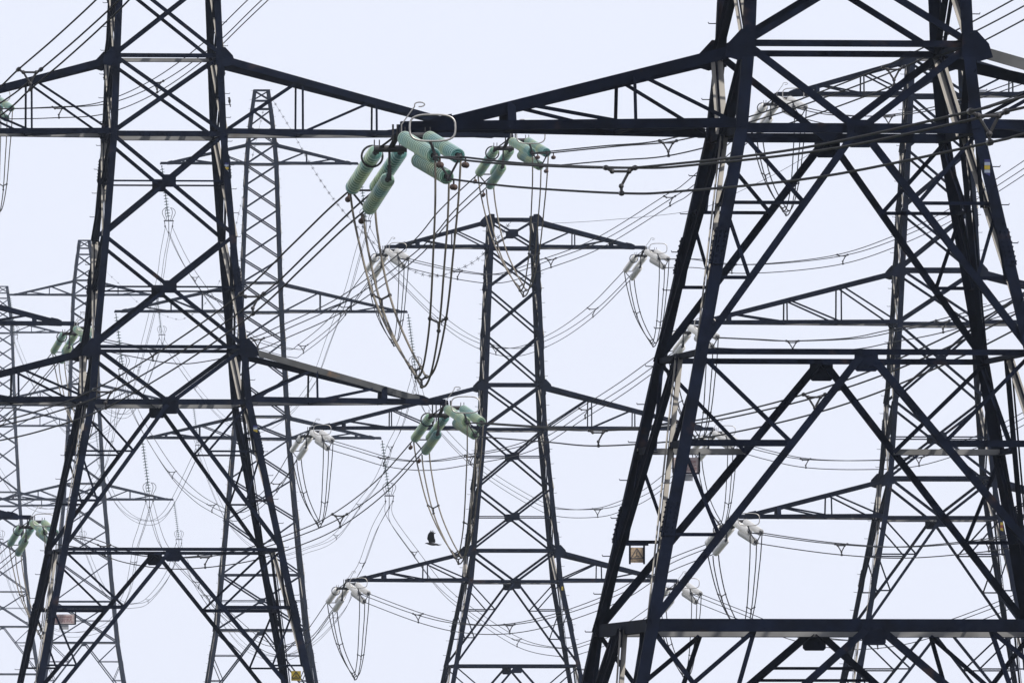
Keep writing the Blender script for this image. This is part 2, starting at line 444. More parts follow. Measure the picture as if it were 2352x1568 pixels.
# fourth pylon, behind the first
T4 = Pylon('dark lattice pylon seen through the legs of the nearest one on the right',
           2152, 726, 4.1, [(130, 132), (222, 142), (621, 186), (746, 200), (922, 222), (1099, 248), (1191, 276), (1440, 368)], TEN, leg_w=.215)
T4.belt(135); T4.X(135, 222, .11, False, True); T4.belt(222, .15); T4.X(222, 345, .11); T4.X(345, 480, .11); T4.X(480, 621, .11)
T4.belt(621, .14); T4.X(621, 746, .11); T4.belt(746, .16); T4.X(746, 922, .11, True, True); T4.X(922, 1099, .11, True, True)
T4.belt(1099, .14); T4.V(1099, 1191, .12); T4.belt(1191, .17); T4.K(1191, 1440, .12, .06); T4.belt(1440, .14)
T4.K(1440, 1730, .12, .06); T4.belt(1730); T4.X(1730, 2300, .13)
a4t = T4.arm(135, 222, (370, 370), W2, tw=.2)
a4m = T4.arm(621, 746, (572, 572), W3, tw=.2)
a4l = T4.arm(1099, 1191, (472, 472), W2, tw=.2)

# fifth tension pylon: same type, body outside the frame on the left
T0root = copy_tree(T4.root)
T0root['label'] = 'pylon past the left edge, only the ends of its right arms in view'
sh = P(-401, 1500, 726).x - T4.root.location.x
T0root.location.x += sh
a0t, a0m, a0l = [[v + Vector((sh, 0, 0)) for v in a] for a in (a4t, a4m, a4l)]

# suspension pylons in the haze
def susp(label, cx, dist, yaw, f, base_y, ws=1.0, lw=.26):
    Y = lambda y: base_y + (y - 378) * f       # heights of the first one, scaled
    prof = [(207, 38), (250, 50), (331, 69), (378, 76), (718, 100), (1006, 133), (1267, 180), (1447, 215), (1560, 252)]
    T = Pylon(label, cx, dist, yaw, [(Y(y), w_ * f) for y, w_ in prof], 'hazy suspension pylons', leg_w=lw, bolts=f > .9, slim=True, ws=ws)
    for y in (208, 232, 251): T.belt(Y(y), .105)
    T.X(Y(208), Y(232), .070); T.X(Y(251), Y(291), .083); T.X(Y(291), Y(331), .083); T.belt(Y(331), .130); T.X(Y(331), Y(378), .094); T.belt(Y(378), .141)
    ys = [378, 427, 480, 535, 594, 650]
    for a, b in zip(ys, ys[1:]): T.X(Y(a), Y(b), .094)
    T.belt(Y(650), .130); T.X(Y(650), Y(718), .105); T.belt(Y(718), .153)
    ys = [718, 785, 868, 957]
    for a, b in zip(ys, ys[1:]): T.X(Y(a), Y(b), .105)
    T.belt(Y(957), .130); T.X(Y(957), Y(1008), .117); T.belt(Y(1008), .153)
    ys = [1008, 1100, 1195, 1320]
    for a, b in zip(ys, ys[1:]): T.X(Y(a), Y(b), .105)
    T.X(Y(1320), Y(1447), .117, True, True); T.belt(Y(1320), .105); T.belt(Y(1447), .153); T.K(Y(1447), Y(1620), .1, .06); T.belt(Y(1620), .153); T.X(Y(1620), 1975 + 6 * F / dist - 4, .141)
    A1 = T.arm(Y(331), Y(378), (232 * f, 222 * f), (.36, .72), cw=.17, tw=.18)
    A2 = T.arm(Y(650), Y(718), (337 * f, 335 * f), (.3, .55, .8), cw=.17, tw=.18)
    A3 = T.arm(Y(957), Y(1008), (276 * f, 275 * f), (.36, .72), cw=.17, tw=.18)
    return T, A1, A2, A3
T5, b5a, b5b, b5c = susp('slim blue-grey pylon with a narrow flat peak, behind the right leg of the second pylon', 600, 1450, 2.6, 1.0, 378, ws=1.22, lw=.29)
T6, b6a, b6b, b6c = susp('faint hazy pylon behind the left legs of the second pylon, peak half hidden', 193, 2300, 2.6, .745, 679, ws=1.45, lw=.40)
T7, b7a, b7b, b7c = susp('faintest and farthest suspension pylon at the left edge', 6, 3000, 2.6, .63, 765, ws=1.6, lw=.45)

# ------------------------------------------------------------------ insulators
def disc_string(A, B, mats, parent, name='insulator_string', dia=.28, pitch=.19, cap0=.12):
    A, B = Vector(A), Vector(B); L = (B - A).length; d = (B - A).normalized(); n = max(4, int((L - .35) / pitch))
    m = MB(); r = dia / 2 * 1.08; s0 = (L - n * pitch) / 2
    m.tube([A, A + d * s0], .028, 6, mi=1); m.tube([B - d * s0, B], .028, 6, mi=1)
    m.box(A + d * .05, (.05, 0, 0), (0, .05, 0), (0, 0, .07), 1); m.box(B - d * .05, (.05, 0, 0), (0, .05, 0), (0, 0, .07), 1)
    for i in range(n):
        t = s0 + i * pitch
        c = A + d * t
        m.lathe(c, d, [(0, .0), (.0, .05), (.045, .055), (.06, .05)], 10, 1)
        m.lathe(c, d, [(.04, .045), (.05, r * .6), (.072, r * .88)], 18, 0)
        m.lathe(c, d, [(.072, r * .88), (.080, r * .97), (.092, r), (.106, r * .98), (.108, r * .9)], 18, 2)
        m.lathe(c, d, [(.108, r * .9), (.096, r * .84), (.112, r * .76), (.092, r * .6), (.112, r * .5), (.085, .05)], 18, 0)
        m.lathe(c, d, [(.06, .03), (pitch, .03)], 6, 1)
    return m.build(name, mats, parent)

D1 = a1b[0].y
def rel(x, y, dd): return P(x, y, D1 + dd) - P(915, 300, D1)
TPL = dict(Ls=rel(889.5, 360, .5), Le=rel(828, 452, 4.0), Rs=rel(948.5, 331, -.5), Re=rel(1023.6, 376, -4.2))
TRI = ((-.25, .145), (.25, .145), (.02, -.29))

def offs(perp, s=1.0, tri=TRI): return [perp * a * s + Vector((0, 0, b * s)) for a, b in tri]
def ring_pts(c, a, b, w_, h_, n=28):
    out = []
    for i in range(n):
        t = 2 * math.pi * i / n; ct, st = math.cos(t), math.sin(t)
        e = .62
        out.append(c + a * (w_ / 2 * math.copysign(abs(ct) ** e, ct)) + b * (h_ / 2 * math.copysign(abs(st) ** e, st)))
    return out

def tension_set(tip, glass, where, colour):
    """returns centroids of the two conductor ends"""
    mats = [glass, M_DARK, M_RIM if glass is M_GLASS else M_PRIM]; X = Vector((1, 0, 0)); Z = Vector((0, 0, 1))
    ends = {}
    for side in 'LR':
        s0, s1 = tip + TPL[side + 's'], tip + TPL[side + 'e']
        word = 'slanting down left' if side == 'L' else 'slanting right'
        root = thing('insulator_set', f'{colour} insulators {word} from {where}', 'insulators', tuple(tip), 0, f'{colour} tension insulator sets')
        loc = lambda v: v - tip
        st = [s0 + o for o in offs(X, 1.0)]; en = [s1 + o for o in offs(X, .95)]
        if side == 'L': st[2] += Vector((-.02, 0, -.1)); en[2] += Vector((.08, 0, 0))
        for a, b in zip(st, en): disc_string(loc(a), loc(b), mats, root)
        # tower side yoke
        m = MB()
        yb = (st[0] + st[1]) / 2
        ya, yc = st[0] + Vector((-.05, -.05, .02)), st[1] + Vector((.1, -.05, .02))
        m.tube([loc(ya), loc(yc)], .07, 10)
        m.box(loc(yb + Z * .03), X * .28, Vector((0, .02, 0)), Z * .06)
        m.tube([loc(yb), loc(st[2])], .025, 6); m.box(loc(st[2] + Z * .1), X * .04, Vector((0, .04, 0)), Z * .13)
        top = tip + Vector((-.03 if side == 'L' else .06, 0, -.05))
        m.box((loc(top) + loc(yb)) / 2, X * .06, Vector((0, .05, 0)), (loc(top) - loc(yb)) / 2 + Z * .02)
        m.box((loc(top) + loc(st[0])) / 2, X * .035, Vector((0, .03, 0)), (loc(top) - loc(st[0])) / 2)
        for q in (-.12, 0, .1): m.box(loc(top) + Vector((q, 0, .02)), X * .02, Vector((0, .05, 0)), Z * .16)
        for q in st[:2]:
            for e in (-.05, .05): m.box(loc(q) + Vector((e, 0, .09)), X * .012, Vector((0, .02, 0)), Z * .11)
        m.build('yoke_bar', M_DARK, root)
        # line side yoke plate
        m = MB(); e = [loc(q) for q in en]
        for i, j in ((0, 1), (1, 2), (2, 0)): m.tube([e[i], e[j]], .022, 6)
        for q in e: m.ball(q, .05); m.box(q + Vector((0, 0, -.03)), X * .035, Vector((0, .09, 0)), Z * .03)
        m.build('line_yoke', M_DARK, root)
        m = MB()
        if side == 'R':
            c = loc(s1) + Vector((-.30, -.05, .71))
            m.tube(ring_pts(c, X, (Z + Vector((0, .15, 0))).normalized(),   .90, .53), .02, 8, closed=True)
            m.build('grading_ring', M_RING, root, smooth=True)
            m = MB(); m.tube([c + Vector((-.05, .03, -.25)), e[0] + Vector((0, 0, .02))], .03, 6); m.build('ring_bracket', M_DARK, root)
            m = MB(); h0 = loc(st[0]) + Vector((-.02, 0, .05))
            pts = [h0, h0 + Vector((0, 0, .2)), h0 + Vector((.2, 0, .48)), h0 + Vector((.26, 0, .56))]
            pts += [h0 + Vector((.36 + .10 * math.cos(a), 0, .6 + .045 * math.sin(a))) for a in [math.pi - i * .55 for i in range(10)]]
            m.tube(pts, .013, 6); m.build('arcing_horn', M_RING, root)
        else:
            c = loc(st[0]) + Vector((-.10, .7, -.10))
            m.tube([c + Vector((.21 * math.cos(a), 0, .21 * math.sin(a))) for a in [2 * math.pi * i / 24 for i in range(24)]], .022, 8, closed=True)
            m.build('arcing_ring', M_DARK, root)
        ends[side] = s1
    # jumper loop, three cables
    J = [(828, 458, 4.0), (832, 505, 3.95), (842, 565, 3.8), (862, 655, 3.4), (887, 730, 2.8), (920, 800, 2.0), (950, 850, .9), (966, 872, 0),
         (982, 846, -1.0), (997, 770, -2.0), (1006, 690, -2.9), (1014, 580, -3.6), (1021, 480, -4.0), (1024, 385, -4.2)]
    cpts = [tip + rel(*q) for q in J]
    root = thing('jumper_loop', f'cable loop hanging below {where}', 'cables', tuple(tip), 0, 'hanging jumper loops')
    curves = []
    for a, b in TRI:
        pts = []
        for i, c in enumerate(cpts):
            t = i / (len(cpts) - 1); sp = .35 + .65 * abs(2 * t - 1)
            sag = -abs(a - .02) * 0 + (b + .29) * .25 * (1 - abs(2 * t - 1))
            z = b * (.45 + .55 * abs(2 * t - 1) ** 2)
            pts.append(c + Vector((a * sp, 0, z)) - tip)
        sp = smooth_pts(pts, 5); curves.append(sp)
        m = MB(); m.tube(sp, .023 if glass is M_GLASS else .025, 6); m.build('cable', M_CABLE if glass is M_GLASS else M_WIRE, root, smooth=True)
    n = len(curves[0])
    for fr in (.27, .47, .53, .73):
        m = MB(); q = [c[int(fr * (n - 1))] for c in curves]; mid = (q[0] + q[1] + q[2]) / 3
        for p in q: m.tube([mid, p], .022, 6); m.ball(p, .045)
        m.build('spacer', M_DARK, root)
    return ends['L'], ends['R']

def smooth_pts(P_, k):
    out = []; n = len(P_)
    for i in range(n - 1):
        p0, p1, p2, p3 = P_[max(i - 1, 0)], P_[i], P_[i + 1], P_[min(i + 2, n - 1)]
        for j in range(k):
            t = j / k
            out.append(.5 * ((2 * p1) + (p2 - p0) * t + (2 * p0 - 5 * p1 + 4 * p2 - p3) * t * t + (3 * p1 - p0 - 3 * p2 + p3) * t ** 3))
    out.append(P_[-1].copy()); return out

G, W_ = M_GLASS, M_PORC
E = {}
E['1l'] = tension_set(a1b[0], G, "the nearest pylon's left arm", 'large green glass')
E['2m'] = tension_set(a2m[1], G, "the second pylon's upper right arm", 'green glass')
E['2l'] = tension_set(a2l[1], G, "the second pylon's lower right arm", 'green glass')
E['0t'] = tension_set(a0t[1], G, "the topmost left-edge arm", 'green glass')
E['0m'] = tension_set(a0m[1], G, "the middle left-edge arm", 'green glass')
E['0l'] = tension_set(a0l[1], G, "the lowest left-edge arm", 'green glass')
for nm, a, txt in (('t', a3t, 'top'), ('m', a3m, 'middle'), ('l', a3l, 'bottom')):
    E['3' + nm] = tension_set(a[0], W_, f"the central pylon's {txt} left arm", 'pale grey')
    E['3' + nm + 'r'] = tension_set(a[1], W_, f"the central pylon's {txt} right arm", 'pale grey')
for nm, a, txt in (('t', a4t, 'top'), ('m', a4m, 'middle'), ('l', a4l, 'bottom')):
    E['4' + nm] = tension_set(a[0], W_, f'the {txt} arm behind the nearest pylon', 'pale grey')

# ------------------------------------------------------------------ conductor bundles
def path3(pts):
    """mix of world Vectors and (x, y[, depth]) frame points; missing depths are interpolated"""
    info = []
    for p in pts:
        if isinstance(p, Vector): u, v = img(p); info.append([u, v, p.y, p])
        else: info.append([p[0], p[1], p[2] if len(p) > 2 else None, None])
    cum = [0]
    for a, b in zip(info, info[1:]): cum.append(cum[-1] + math.hypot(a[0] - b[0], a[1] - b[1]))
    known = [i for i, q in enumerate(info) if q[2] is not None]
    for i, q in enumerate(info):
        if q[2] is None:
            a = max(k for k in known if k < i); b = min(k for k in known if k > i)
            t = (cum[i] - cum[a]) / (cum[b] - cum[a])
            q[2] = 1 / ((1 - t) / info[a][2] + t / info[b][2])
    return [q[3] if q[3] is not None else P(q[0], q[1], q[2]) for q in info]

def bundle(label, pts, spacers=(), r=.0205, k=8, scale=1.0, dampers=(), group='three-wire conductor bundles'):
    c3 = path3(pts); sp = smooth_pts(c3, k); org = c3[0].copy()
    root = thing('conductor_bundle', label, 'power line', tuple(org), 0, group)
    tan = (c3[-1] - c3[0]); perp = Vector((tan.y, -tan.x, 0)).normalized()
    if perp.x < 0: perp = -perp
    fam = [[q + o - org for q in sp] for o in offs(perp, scale)]
    for f in fam:
        m = MB(); m.tube(f, r, 6); m.build('conductor', M_WIRE, root, smooth=True)
    for sx in spacers:
        i = min(range(len(sp)), key=lambda j: math.hypot(img(sp[j])[0] - sx[0], img(sp[j])[1] - sx[1]))
        q = [f[i] for f in fam]; mid = (q[0] + q[1] + q[2]) / 3; m = MB(); inn = [mid + (p - mid) * .58 for p in q]
        dn = (sp[min(i + 1, len(sp) - 1)] - sp[max(i - 1, 0)]).normalized()
        for a, b in ((0, 1), (1, 2), (2, 0)):
            if (a, b) != (2, 0) or sx[0] % 2 < 1: m.tube([inn[a], inn[b]], .024, 6)
        for a, b in zip(inn, q):
            m.tube([a, b], .026, 6); m.ball(a, .046); m.tube([b - dn * .11, b + dn * .11], .048, 8)
        m.build('spacer', M_DARK, root)
    for fr, which in dampers:
        i = max(1, int(fr * (len(sp) - 1))); f = fam[which]; m = MB(); a = f[i]
        dn = (f[i + 1] - f[i - 1]).normalized()
        m.tube([a, a - Vector((0, 0, .12))], .018, 6); m.tube([a - Vector((0, 0, .12)) - dn * .2, a - Vector((0, 0, .12)) + dn * .2], .012, 5)
        for e in (-1, 1): m.ball(a - Vector((0, 0, .15)) + dn * .2 * e, .062, sc=(1, 1.2, 1))
        m.build('damper', M_RUST, root)
    return root

DP = ((.006, 0), (.006, 1), (.006, 2))
bundle('thick wires running down left from the largest green insulators across the second pylon',
       [E['1l'][0], (779, 500, 350), (693, 583, 359), (579, 690, 372), (410, 810, 388), (241, 908, 405), (110, 957, 425), (0, 985, 442), (-150, 1012, 470)],
       [(579, 697), (241, 913)], dampers=DP)
bundle('thick wires running right from the largest green insulators across the nearest pylon',
       [E['1l'][1], (1184, 394, 320), (1425, 405, 292), (1560, 399, 282), (1883, 362, 258), (2270, 280, 239), (2352, 258, 234), (2700, 165, 215)],
       [(1425, 405), (2270, 280)], dampers=DP)
bundle('wires crossing the top left corner in front of the second pylon',
       [a1[0], (560, -330, 352), (330, -70, 360), (248, 15, 366), (150, 105, 372), (68, 175, 378), (0, 235, 384), (-150, 330, 400)], [(68, 175)])
bundle("wires dropping left from the second pylon's upper right arm behind its own legs",
       [E['2m'][0], (1028, 492), (954, 575), (799, 690), (653, 760), (591, 785), (476, 812), (400, 818), (300, 802), E['0m'][1]],
       [(590, 785), (354, 818)], dampers=DP)
bundle("wires from the second pylon's upper right arm running right behind the nearest pylon",
       [E['2m'][1], (1400, 347, 515), (1534, 335, 497), (1703, 292, 470), (1850, 245, 445), (2052, 168, 415), (2200, 95, 398), (2352, 15, 385), (2650, -150, 360)],
       [(1534, 338), (2052, 168)], dampers=DP)
bundle("wires sagging left from the second pylon's lower right arm to the left edge",
       [E['2l'][0], (880, 1115), (780, 1190), (690, 1232), (580, 1268), (470, 1285), (380, 1288), (280, 1273), (200, 1245), E['0l'][1]],
       [(780, 1178), (465, 1292), (241, 1262)], dampers=DP)
bundle("wires from the second pylon's lower right arm running right across the nearest pylon's legs",
       [E['2l'][1], (1250, 992, 512), (1373, 1000, 482), (1571, 985, 447), (1720, 958, 420), (1870, 920, 395), (2022, 868, 375), (2195, 792, 357), (2352, 712, 345), (2650, 550, 320)],
       [(1373, 1006), (1870, 920)])
bundle('wires curving up right from the topmost left-edge arm past the second pylon',
       [E['0t'][1], (120, 255, 700), (240, 245, 680), (360, 195, 655), (480, 110, 630), (590, 5, 605), a2t[1]], [(133, 252), (350, 188)])
bundle('wires leaving the middle left-edge arm down to the left', [E['0m'][0], (85, 875, 745), (20, 945, 775), (-80, 1040, 820)])
bundle('wires leaving the lowest left-edge arm down to the left', [E['0l'][0], (0, 1290, 740), (-90, 1360, 770)])
# central pylon to the one behind the nearest
bundle('wires rising right from the top left arm of the central pylon',
       [E['3t'][1], (1050, 628), (1150, 636), (1250, 605), (1380, 555), (1538, 458), (1590, 425), E['4t'][0]], [(1045, 629), (1258, 602), (1535, 460)])
bundle('wires sagging right from the middle left arm of the central pylon',
       [E['3m'][1], (820, 1038), (890, 1058), (980, 1066), (1080, 1052), (1220, 1020), (1343, 945), (1430, 890), (1500, 840), E['4m'][0]], [(875, 1060), (1075, 1050), (1343, 945)])
bundle('wires sagging right from the bottom left arm of the central pylon',
       [E['3l'][1], (960, 1415), (1060, 1438), (1170, 1440), (1290, 1415), (1430, 1362), (1530, 1300), E['4l'][0]], [(960, 1418), (1172, 1432)])
bundle('wires from the top right arm of the central pylon rising past the nearest pylon',
       [E['3tr'][1], (1680, 612), (1800, 608), (1935, 590), (2050, 555), (2180, 495), (2300, 420), (2400, 350), (2550, 240)][:0] or
       [E['3tr'][1], (1600, 602, 875), (1680, 614, 860), (1800, 610, 840), (1935, 592, 815), (2050, 555, 795), (2180, 495, 770), (2300, 420, 750), (2420, 340, 730)], [(1680, 618), (1935, 592)])
bundle('wires from the middle right arm of the central pylon sagging behind the nearest pylon',
       [E['3mr'][1], (1760, 1042, 865), (1850, 1060, 850), (1980, 1064, 825), (2110, 1055, 800), (2250, 1010, 775), (2352, 960, 760), (2500, 880, 740)], [(1845, 1056), (2118, 1052)])
bundle('wires from the bottom right arm of the central pylon sagging along the lower right edge',
       [E['3lr'][1], (1700, 1410, 868), (1820, 1456, 850), (1940, 1476, 830), (2060, 1468, 810), (2180, 1435, 790), (2352, 1368, 765), (2500, 1290, 745)], [(1842, 1462), (2020, 1472)])
bundle('wires from the top left arm behind the nearest pylon running right',
       [E['4t'][1], (1920, 272, 700), (2040, 274, 670), (2180, 250, 640), (2352, 195, 610), (2600, 90, 570)], [(2038, 272)])
bundle('wires from the middle left arm behind the nearest pylon running right',
       [E['4m'][1], (1730, 787, 705), (1820, 791, 690), (1960, 785, 665), (2050, 768, 650), (2165, 745, 632), (2352, 690, 605), (2600, 600, 570)], [(1820, 791), (2165, 745)])
bundle('wires from the bottom left arm behind the nearest pylon running right',
       [E['4l'][1], (1830, 1245, 702), (1932, 1257, 688), (2060, 1264, 668), (2200, 1255, 645), (2352, 1232, 622), (2600, 1160, 590)], [(1932, 1262), (2272, 1240)])

# ------------------------------------------------------------------ suspension strings
def susp_string(tip, f, where):
    a = tip + Vector((.1, 0, -.12)); b = a + Vector((.46, -.1, -3.55)) * f
    root = thing('insulator_set', f'hanging insulator string with rings below {where}', 'insulators', tuple(tip), 0, 'hanging suspension insulators')
    disc_string(a - tip, b - tip, [M_GLASS2, M_DARK, M_GLASS2], root, dia=.28 * f, pitch=.19 * f)
    e = b - tip; V = lambda *q: Vector(q) * f
    m = MB()
    for q in (-1, 1):
        for rr in (.23, .42):
            pts = [e + V(q * rr * .45, 0, 0), e + V(q * rr * .75, 0, .25), e + V(q * rr, 0, .5), e + V(q * rr * .85, 0, .72), e + V(q * rr * .35, 0, .84)]
            m.tube(smooth_pts(pts, 3), .018 * f, 6)
    m.build('grading_ring', M_DARK, root)
    m = MB(); m.box(e, (.32 * f, 0, 0), (0, .02, 0), (0, 0, .05))
    for q in (-.28, 0, .28):
        g = e + V(q * .85, 0, -.35 if q else -.75)
        m.tube([e + V(q, 0, 0), g], .022 * f, 6); m.ball(g, .06 * f, sc=(1, 2, 1))
    m.build('yoke_plate', M_DARK, root)
    return b + Vector((0, 0, -.5)) * f
S5 = {}
for nm, T, arms, who in (('5', T5, (b5a, b5b, b5c), "slim blue-grey pylon's"), ('6', T6, (b6a, b6b, b6c), "faint pylon's"), ('7', T7, (b7a, b7b, b7c), "farthest pylon's")):
    for j, (A_, lv) in enumerate(zip(arms, ('top', 'middle', 'bottom'))):
        for side, t in zip(('left', 'right'), A_):
            if img(t)[0] < -25: continue
            S5[nm + 'abc'[j] + side[0]] = susp_string(t, {'5': 1.32, '6': 1.45, '7': 1.55}[nm], f"the {who} {lv} {side} arm")
FAR = 'thin wires far behind'
bundle('thin wires dropping right from the top left arm of the slim pylon', [S5['5al'], (415, 585), (448, 640), (510, 722), (560, 768), (600, 790), (670, 808), (696, 798), (771, 735), E['3t'][0]], [(448, 640), (696, 798), (795, 708)], r=.021, scale=1.15, group=FAR)
bundle('thin wires sagging right from the middle left arm of the slim pylon', [S5['5bl'], (310, 947), (350, 1020), (395, 1087), (440, 1133), (480, 1160), (534, 1183), (580, 1165), (635, 1115), E['3m'][0]], [(395, 1087), (485, 1162), (635, 1115)], r=.021, scale=1.15, group=FAR)
bundle('thin wires sagging right from the bottom left arm of the slim pylon', [S5['5cl'], (370, 1245), (405, 1288), (455, 1340), (495, 1388), (540, 1430), (590, 1472), (640, 1490), (700, 1472), E['3l'][0]], [(451, 1340), (468, 1385), (645, 1490)], r=.021, scale=1.15, group=FAR)
bundle('thin wires sagging right from the top right arm of the slim pylon', [S5['5ar'], (875, 590), (917, 640), (1014, 735), (1097, 788), (1180, 806), (1270, 776), (1361, 714), E['3tr'][0]], [(1014, 735), (1140, 800), (1361, 714)], r=.021, scale=1.15, group=FAR)
bundle('thin wires sagging right from the middle right arm of the slim pylon', [S5['5br'], (975, 935), (1028, 1005), (1111, 1082), (1229, 1155), (1288, 1174), (1372, 1174), (1427, 1160), (1495, 1128), E['3mr'][0]], [(1078, 1052), (1372, 1174)], r=.021, scale=1.15, group=FAR)
bundle('thin wires sagging right from the bottom right arm of the slim pylon', [S5['5cr'], (896, 1190), (952, 1270), (1011, 1347), (1073, 1399), (1187, 1472), (1288, 1494), (1340, 1485), (1430, 1450), E['3lr'][0]], [(952, 1270), (1187, 1475)], r=.021, scale=1.15, group=FAR)
bundle('thin wires dropping steeply left from the top left arm of the slim pylon', [S5['5al'], (376, 585), (366, 650), (332, 790), (290, 925), (250, 985), (180, 1010), (110, 940), (60, 845), S5['6al']], [(315, 850)], r=.021, scale=1.15, group=FAR)
bundle('thin wires dropping steeply left from the top right arm of the slim pylon', [S5['5ar'], (823, 585), (801, 665), (781, 717), (754, 787), (734, 844), (715, 885), (663, 948), (600, 985), (530, 975), (448, 890), S5['6ar']], [(784, 715), (448, 890)], r=.021, scale=1.15, group=FAR)
bundle('thin wires dropping steeply left from the middle left arm of the slim pylon', [S5['5bl'], (268, 920), (253, 1016), (220, 1100), (130, 1170), (40, 1140), (-40, 1020, 2300)], [(253, 1016)], r=.021, scale=1.15, group=FAR)
bundle('thin wires dropping steeply left from the middle right arm of the slim pylon', [S5['5br'], (932, 940), (917, 985), (896, 1028), (882, 1072), (861, 1113), (825, 1160), (772, 1231), (713, 1259), (620, 1275), (520, 1190), S5['6br']], [(896, 1028), (826, 1160), (772, 1231)], r=.021, scale=1.15, group=FAR)
bundle('thin wires dropping left from the bottom left arm of the slim pylon', [S5['5cl'], (325, 1215), (312, 1255), (306, 1300), (288, 1371), (240, 1440), (130, 1450), (40, 1380), S5['6cl']] if '6cl' in S5 else [S5['5cl'], (325, 1215), (312, 1255), (306, 1300), (288, 1371), (240, 1440), (130, 1450), (40, 1380), (-20, 1290, 1790)], [(309, 1292)], r=.021, scale=1.15, group=FAR)
bundle('thin wires dropping left from the bottom right arm of the slim pylon', [S5['5cr'], (866, 1205), (850, 1245), (832, 1295), (812, 1332), (800, 1376), (771, 1420), (717, 1475), (650, 1510), (570, 1490), (513, 1430), (451, 1345), S5['6cr']], [(833, 1296), (771, 1420), (470, 1372)], r=.021, scale=1.15, group=FAR)
bundle('faintest wires between the top right arms of the two far pylons at left', [S5['7ar'], (205, 905), (260, 950), (310, 935), S5['6ar']], r=.034, scale=1.5, group=FAR)
bundle('faintest wires between the middle right arms of the two far pylons at left', [S5['7br'], (265, 1150), (320, 1195), (380, 1180), S5['6br']], [(320, 1195)], r=.034, scale=1.5, group=FAR)
bundle('faintest wires between the bottom right arms of the two far pylons at left', [S5['7cr'], (235, 1350), (280, 1385), (305, 1389), (340, 1378), (385, 1322), S5['6cr']], [(262, 1375), (340, 1378)], r=.034, scale=1.5, group=FAR)

# ------------------------------------------------------------------ earth wires
def earth_wire(label, pts, markers, r=.011):
    c3 = path3(pts); sp = smooth_pts(c3, 14); org = c3[0].copy()
    root = thing('earth_wire', label, 'wire', tuple(org), 0, 'single earth wires')
    m = MB(); m.tube([q - org for q in sp], r, 5); m.build('wire', M_WIRE, root)
    if markers:
        cum = [0]
        for a, b in zip(sp, sp[1:]):
            ia, ib = img(a), img(b); cum.append(cum[-1] + math.hypot(ia[0] - ib[0], ia[1] - ib[1]))
        t = 14
        while t < cum[-1] - 6:
            i = next(j for j in range(len(cum)) if cum[j] >= t); p = sp[i - 1].lerp(sp[i], (t - cum[i - 1]) / (cum[i] - cum[i - 1])) - org
            m = MB()
            for a in range(3):
                v = Vector((math.cos(a * 1.05 + t), 0, math.sin(a * 1.05 + t))) * .13
                m.tube([p - v, p + v], .012, 4)
            m.build('bird_diverter', M_WIRE, root); t += markers
pk5 = Vector(T5.root.location) + Vector((.5, 0, T5.z(215)))
pk6 = Vector(T6.root.location) + Vector((.5, 0, T6.z(560)))
pk3 = Vector(T3.root.location) + Vector((0, 0, T3.z(507)))
pk4 = Vector(T4.root.location) + Vector((0, 0, T4.z(140)))
earth_wire('dotted single wire falling right from the peak of the slim pylon', [pk5, (633, 240), (675, 310), (727, 400), (780, 475), (850, 550), (930, 612), (993, 634), (1050, 620), (1105, 588), pk3], 17)
earth_wire('dotted earth wire sagging between the peaks of the faint pylon and the slim pylon', [pk6, (240, 618), (275, 653), (322, 698), (397, 731), (430, 728), (475, 692), (520, 600), pk5], 20)
earth_wire('bare earth wire rising gently right from the top of the central pylon', [pk3, (1255, 513), (1400, 505), (1584, 485), (1675, 451), (1866, 350), pk4], 0)

# ------------------------------------------------------------------ signs
def flat(name, base, rough=.6, var=.15, scale=14): return node_mat(name, base, rough, 0, var, scale)
M_YEL = flat('sign_yellow', (.24, .18, .012)); M_TAN = flat('faded_sign_yellow', (.32, .24, .165), var=.3, scale=25); M_BLK = flat('sign_black', (.01, .01, .01))
M_FADE = flat('faded_sign_print', (.09, .075, .07))
M_PINK = flat('faded_white_sign', (.36, .30, .31), var=.2, scale=18); M_RED = flat('faded_sign_red', (.20, .07, .08)); M_GREY = flat('grey_plate', (.25, .26, .29))
M_BLUE = flat('plate_blue', (.006, .008, .07)); M_WHITE = flat('plate_white', (.16, .19, .26)); M_DRED = flat('plate_red', (.12, .015, .012))
def text(body, c, w_, h_, mat, parent, name='lettering'):
    cu = bpy.data.curves.new(name, 'FONT'); cu.body = body; cu.size = 1; cu.align_x = 'CENTER'; cu.align_y = 'CENTER'; cu.extrude = .002
    o = bpy.data.objects.new(name, cu); COL.objects.link(o); bpy.context.view_layer.update()
    d = o.dimensions.copy(); sx, sy = w_ / max(d.x, .01), h_ / max(d.y, .01)
    me = bpy.data.meshes.new_from_object(o); bpy.data.objects.remove(o)
    me.transform(Matrix.Translation(c) @ Matrix.Rotation(math.pi / 2, 4, 'X') @ Matrix.Diagonal((sx, sy, 1, 1)))
    me.materials.clear(); me.materials.append(mat)
    o = bpy.data.objects.new(name, me); COL.objects.link(o); o.parent = parent
def board(m, c, w_, h_, t=.006): m.box(c, (w_ / 2, 0, 0), (0, t, 0), (0, 0, h_ / 2))
